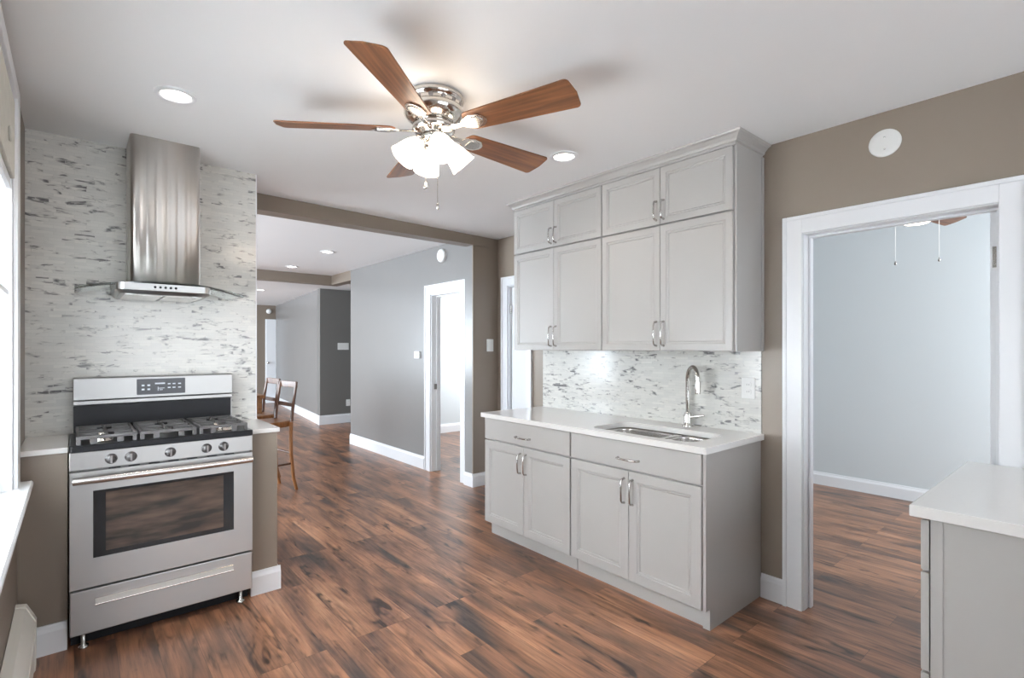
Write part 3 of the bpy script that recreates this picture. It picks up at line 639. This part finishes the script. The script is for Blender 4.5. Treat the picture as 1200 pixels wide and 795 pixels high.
# ------------------------------------------------------------------ wall plates, detectors
def plate(name, loc, axis, w, h, lab, cat, gangs=1, kind='switch'):
    t = thing(name, loc, lab, cat)
    def mp(a, z, d):
        return (a, -d, z) if axis == 'y' else (-d, a, z)
    bm = nb(); prism(bm, rrect(-w/2, w/2, -h/2, h/2, .005, 3), .0005, .006, lambda a, z, d: mp(a, z, d)); obj('cover_plate', bm, 'plastic', t, bevel=.0015)
    for i in range(gangs):
        cx = (i-(gangs-1)/2)*.046
        if kind == 'switch':
            bm = nb(); prism(bm, rrect(cx-.016, cx+.016, -.032, .032, .002, 2), .0061, .010, lambda a, z, d: mp(a, z, d)); obj('rocker', bm, 'plastic', t)
        else:
            for s_ in (-.02, .02):
                bm = nb(); prism(bm, rrect(cx-.017, cx+.017, s_-.014, s_+.014, .006, 3), .0061, .0085, lambda a, z, d: mp(a, z, d)); q = obj('socket', bm, 'plastic', t)
                bm = nb()
                for e_ in (-.006, .006): prism(bm, [(cx+e_-.001, s_-.004), (cx+e_+.001, s_-.004), (cx+e_+.001, s_+.005), (cx+e_-.001, s_+.005)], .0086, .0089, lambda a, z, d: mp(a, z, d))
                obj('slots', bm, 'gap', q)
    return t
plate('light_switch', (3.249, YP, 1.40), 'y', .085, .125, 'white light switch on the taupe pier beside the header', 'light switch')
plate('light_switch', (3.80, 9.05, 1.40), 'y', .21, .125, 'wide white switch plate on the dark grey wall in the distance', 'light switch', 4)
plate('wall_outlet', (3.896, 9.05, .363), 'y', .08, .12, 'white outlet low on the dark grey wall in the distance', 'outlet', 1, 'outlet')
plate('wall_outlet', (XR-.008, 1.33, 1.149), 'x', .075, .118, 'white outlet on the mosaic backsplash right of the faucet', 'outlet', 1, 'outlet')
def disc(name, loc, d, r, h, lab, cat, screws=False):
    t = thing(name, loc, lab, cat)
    bm = nb(); lathe(bm, [(r, .0006), (r, h*.55), (r*.93, h*.85), (r*.6, h), (0, h)], (0, 0, 0), d, 40); obj('cover', bm, 'plastic', t)
    if screws:
        for z in (-.028, .028): obj('screw', lathe(nb(), [(.004, 0), (.003, .001), (0, .001)], Vector(d)*(h-.0002)+Vector((0, 0, z)), d, 10), 'pull', t)
    else:
        bm = nb(); lathe(bm, [(r*.55, 0), (r*.55, h*.12), (r*.35, h*.2), (0, h*.2)], Vector(d)*h*.97, d, 28); obj('sensor_cap', bm, 'plastic', t)
disc('cover_disc', (XR, .702, 2.338), (-1, 0, 0), .064, .007, 'round white blank cover with two screws above the side room doorway', 'wall cover', True)
disc('smoke_detector', (XH, 4.632, 2.365), (-1, 0, 0), .072, .04, 'round white smoke detector high on the grey hall wall', 'smoke detector')
disc('smoke_detector', (3.74, 13.5, 2.28), (0, -1, 0), .06, .045, 'small white detector above the door at the far end of the house', 'smoke detector')
t = thing('thermostat', (XH, 5.147, 1.294), 'small white thermostat left of the doorway on the grey hall wall', 'thermostat')
bm = nb(); prism(bm, rrect(-.055, .055, -.04, .04, .008, 3), .0005, .022, lambda a, z, d: (-d, a, z)); obj('housing', bm, 'plastic', t, bevel=.002)
bm = nb(); lathe(bm, [(.02, 0), (.018, .01), (0, .01)], (-.0225, 0, 0), (-1, 0, 0), 20); obj('dial', bm, 'plastic', t)

# ------------------------------------------------------------------ recessed lights
def can(x, y, z, power, lab, r=.082):
    t = thing('recessed_light', (x, y, z), lab, 'ceiling light', 'recessed ceiling lights')
    bm = nb(); lathe(bm, [(r, -.0005), (r, -.004), (r*.96, -.007), (r*.74, -.009), (r*.70, -.003)], (0, 0, 0), (0, 0, 1), 40, cap=False); obj('trim_ring', bm, 'trim', t)
    bm = nb(); lathe(bm, [(r*.70, -.0028), (r*.5, -.0055), (0, -.006)], (0, 0, 0), (0, 0, 1), 32, cap=False); obj('diffuser', bm, 'led', t)
    l = bpy.data.lights.new('recessed_light_lamp', 'SPOT'); l.energy = power; l.color = (1, .92, .82); l.shadow_soft_size = .05; l.spot_size = 2.3; l.spot_blend = .8
    lo_ = bpy.data.objects.new('recessed_light_lamp', l); COL.objects.link(lo_); lo_.parent = t; lo_.location = (0, 0, -.02)
can(.343, 2.63, H, 9, 'recessed ceiling light nearest the range hood')
can(2.186, 2.045, H, 8, 'recessed ceiling light in front of the wall cabinets, right of the fan')
can(2.256, 5.82, H, 12, 'recessed ceiling light before the far header, over the hall')
can(2.293, 7.196, H, 12, 'small looking recessed ceiling light close to the far header')
can(2.62, 9.95, HF, 14, 'recessed ceiling light beyond the far header in the distant room')

# ------------------------------------------------------------------ ceiling fans
def bell(c, d, L=.112, r0=.022, r1=.060):
    bm = nb(); pr = []
    for k in range(13):
        s_ = k/12; pr.append((r0+(r1-r0)*(math.sin(min(1, s_*1.35)*PI/2)**.8*.74+.26*s_**5), L*s_))
    lathe(bm, [(0, .0)]+pr+[(r1*.93, L*.985)]+[(a-.003, z) for a, z in pr[::-1][1:]], c, d, 28, cap=False); return bm
def fan_blade(r0, r1, w0, w1):
    pts = []
    for k in range(9): a = PI/2+PI*k/8; pts.append((r0+.03+.03*math.cos(a)*1.0, w0/2*math.sin(a)))
    pts2 = []
    n = 6; cr = .020
    for k in range(n+1): a = -PI/2+PI/2*k/n; pts2.append((r1-cr*1.0+cr*math.cos(a), -w1/2+cr+cr*math.sin(a)))
    pts2.append((r1+.008, 0))
    for k in range(n+1): a = PI/2*k/n; pts2.append((r1-cr+cr*math.cos(a), w1/2-cr+cr*math.sin(a)))
    return pts+pts2
CF = (1.227, 1.930, H); t = thing('ceiling_fan', CF, 'brushed nickel flush ceiling fan with five walnut blades and lit glass shades', 'ceiling fan')
bm = nb(); lathe(bm, [(.118, -.001), (.130, -.006), (.133, -.022), (.126, -.030), (.121, -.034), (.121, -.052), (.128, -.058), (.132, -.066), (.130, -.080), (.118, -.098), (.098, -.112), (.078, -.118)], (0, 0, 0), (0, 0, 1), 48); mh = obj('motor_housing', bm, 'nickel', t)
for k in range(14):
    a = 2*PI*k/14; obj('vent_hole', lathe(nb(), [(.010, 0), (.009, .0015), (0, .0018)], (.1212*math.cos(a), .1212*math.sin(a), -.043), (math.cos(a), math.sin(a), 0), 12), 'bronze', mh)
bm = nb(); lathe(bm, [(.072, -.1185), (.092, -.124), (.094, -.150), (.080, -.158), (.050, -.162), (.050, -.168), (.056, -.172), (.058, -.188), (.046, -.200), (.028, -.207), (.012, -.212), (0, -.214)], (0, 0, 0), (0, 0, 1), 40); obj('hub', bm, 'nickel', t)
ANG = [218.1, 290.1, 2.1, 74.1, 146.1]; PITCH = math.radians(-14)
for a in ANG:
    rz = math.radians(a)
    mt = Matrix.Rotation(rz, 4, 'Z') @ Matrix.Translation((0, 0, -.150)) @ Matrix.Rotation(PITCH, 4, 'X')
    bm = nb(); prism(bm, fan_blade(.165, .665, .112, .158), 0, .006)
    bl = obj('fan_blade', bm, 'blade', t, bevel=.0015); bl.matrix_local = mt
    bm = nb(); prism(bm, [(.07, -.014), (.15, -.012), (.175, -.03), (.205, -.042), (.245, -.036), (.268, -.015), (.272, 0), (.268, .015), (.245, .036), (.205, .042), (.175, .03), (.15, .012), (.07, .014)], -.0065, -.0008)
    for q in ((.205, -.022), (.205, .022), (.25, 0)): lathe(bm, [(.006, -.0068), (.005, -.009), (0, -.0095)], (*q, 0), (0, 0, 1), 10)
    bi = obj('blade_iron', bm, 'nickel', bl, bevel=.001)
    bm = nb(); prism(bm, [(.188, -.020), (.215, -.030), (.245, -.022), (.258, 0), (.245, .022), (.215, .030), (.188, .020)], -.0095, -.0066); obj('medallion', bm, 'pull', bi, bevel=.001)
for k, a in enumerate((252, 342, 72, 162)):
    rz = math.radians(a); dr_ = Vector((math.cos(rz), math.sin(rz), 0)); ti = math.radians(42); ax = (dr_*math.sin(ti)+Vector((0, 0, -math.cos(ti)))).normalized()
    p0 = dr_*.045+Vector((0, 0, -.186)); p1 = dr_*.052+Vector((0, 0, -.190))
    bm = nb(); tube(bm, [dr_*.03+Vector((0, 0, -.175)), p0, p1+ax*.012], [.012, .011, .013], 12); lathe(bm, [(.014, 0), (.026, .008), (.027, .022), (.024, .024)], p1+ax*.004, ax, 20); ft = obj('shade_fitter', bm, 'nickel', t)
    sh = obj('lamp_shade', bell(p1+ax*.018, ax), 'shade', t, label='lit frosted bell glass shade')
for (dx, dy), ln, kind in (((-.028, .022), .375, 0), ((.012, -.012), .47, 1)):
    bm = nb(); tube(bm, [(dx, dy, -.225), (dx, dy, -ln)], .0016, 6); pc = obj('pull_chain', bm, 'nickel', t)
    bm = nb(); lathe(bm, [(.002, 0), (.006, -.006), (.008, -.02), (.012, -.03), (0, -.031)] if kind == 0 else [(.002, 0), (.005, -.004), (.005, -.028), (0, -.03)], (dx, dy, -ln), (0, 0, 1), 14); obj('chain_fob', bm, 'nickel', pc)

CF2 = (4.52, .90, H); t = thing('ceiling_fan', CF2, 'ceiling fan in the side room, one brown blade showing under the door head', 'ceiling fan')
bm = nb(); lathe(bm, [(.15, -.001), (.175, -.02), (.175, -.09), (.14, -.13), (.10, -.15), (.10, -.19), (.095, -.20)], (0, 0, 0), (0, 0, 1), 36); obj('motor_housing', bm, 'plastic', t)
bm = nb(); lathe(bm, [(.098, -.2005), (.102, -.205), (.095, -.228), (.065, -.246), (0, -.252)], (0, 0, 0), (0, 0, 1), 32); obj('light_bowl', bm, 'shade', t)
for k in range(5):
    bm = nb(); prism(bm, fan_blade(.16, .54, .10, .14), 0, .006); bl = obj('fan_blade', bm, 'blade', t, bevel=.001)
    bl.matrix_local = Matrix.Rotation(math.radians(-14+72*k), 4, 'Z') @ Matrix.Translation((0, 0, -.176)) @ Matrix.Rotation(math.radians(-15), 4, 'X')
    bm = nb(); box(bm, .09, .22, -.015, .015, -.006, -.001); obj('blade_iron', bm, 'plastic', bl)
for dx, dy in ((-.06, .105), (-.02, -.125)):
    bm = nb(); tube(bm, [(dx, dy, -.15), (dx, dy, -.50)], .0015, 6); pc = obj('pull_chain', bm, 'plastic', t)
    bm = nb(); lathe(bm, [(.002, 0), (.006, -.008), (.008, -.025), (0, -.028)], (dx, dy, -.50), (0, 0, 1), 12); obj('chain_fob', bm, 'pull', pc)

# ------------------------------------------------------------------ dining table and stools
o = (.80, 5.6, 0); t = thing('dining_table', o, 'brown counter-height dining table, only its corner showing past the tiled wall', 'table')
TX0, TX1, TY0, TY1 = .30, 1.315, 4.83, 6.35
bm = nb(); prism(bm, rrect(TX0-o[0], TX1-o[0], TY0-o[1], TY1-o[1], .015, 3), .925, .955); obj('tabletop', bm, 'tablewood', t, bevel=.004)
bm = nb()
for a in ((TX0+.03, TX1-.03, TY0+.02, TY0+.045), (TX0+.03, TX1-.03, TY1-.045, TY1-.02), (TX0+.03, TX0+.055, TY0+.045, TY1-.045), (TX1-.045, TX1-.02, TY0+.045, TY1-.045)): relbox(bm, o, *a, .79, .924)
obj('apron', bm, 'tablewood', t)
for a in (TX0+.06, TX1-.15):
    for c in (TY0+.05, TY1-.14): obj('leg', relbox(nb(), o, a, a+.085, c, c+.085, 0, .789), 'tablewood', t, bevel=.006)
def stool(loc, lab, rz=0):
    t = thing('bar_stool', loc, lab, 'stool', 'stools at the counter-height table', rz)        # faces -X
    bm = nb(); n = 14
    out = []
    for k in range(28):
        a = 2*PI*k/28; ca, sa = math.cos(a), math.sin(a); e_ = 2/3.2
        out.append((.195*abs(ca)**e_*(1 if ca > 0 else -1), .185*abs(sa)**e_*(1 if sa > 0 else -1)))
    prism(bm, out, .615, .672); obj('seat', bm, 'chairwood', t, bevel=.014, seg=3)
    for s_ in (-1, 1):
        # back leg and post in one sweep of wood: foot, seat, top of the back
        y = .165*s_
        bm = nb(); tube(bm, [(.215, y*1.06, 0), (.185, y*1.03, .12), (.165, y, .34), (.160, y, .55), (.165, y, .66)], [.018, .020, .022, .023, .022], 10, .8); obj('rear_leg', bm, 'chairwood', t)
        bm = nb(); tube(bm, [(.168, y, .665), (.182, y, .80), (.212, y*.99, 1.0), (.220, y*.98, 1.04)], [.020, .019, .017, .015], 10, .75); obj('back_post', bm, 'darkwood', t)
        bm = nb(); tube(bm, [(-.185, y*1.05, 0), (-.165, y, .34), (-.155, y*.95, .64)], [.014, .017, .019], 10); obj('front_leg', bm, 'darkwood', t)
        bm = nb(); tube(bm, [(-.17, y*1.01, .26), (.168, y*1.01, .26)], .010, 8); obj('stretcher', bm, 'darkwood', t)
    for x_, z_ in ((.166, .36), (-.166, .22)):
        bm = nb(); tube(bm, [(x_, -.165, z_), (x_, .165, z_)], .012, 8); obj('stretcher', bm, 'darkwood', t)
    bm = nb(); box(bm, .216, .238, -.150, .150, .985, 1.045); obj('back_rail', bm, 'darkwood', t, bevel=.004)
    bm = nb(); box(bm, .189, .203, -.150, .150, .80, .84); obj('back_rail', bm, 'darkwood', t, bevel=.004)
    return t
stool((1.425, 5.22, 0), 'honey wood bar stool nearest the camera beyond the range wall', .16)
stool((1.45, 5.83, 0), 'wooden bar stool just behind the nearest stool at the table', .10)
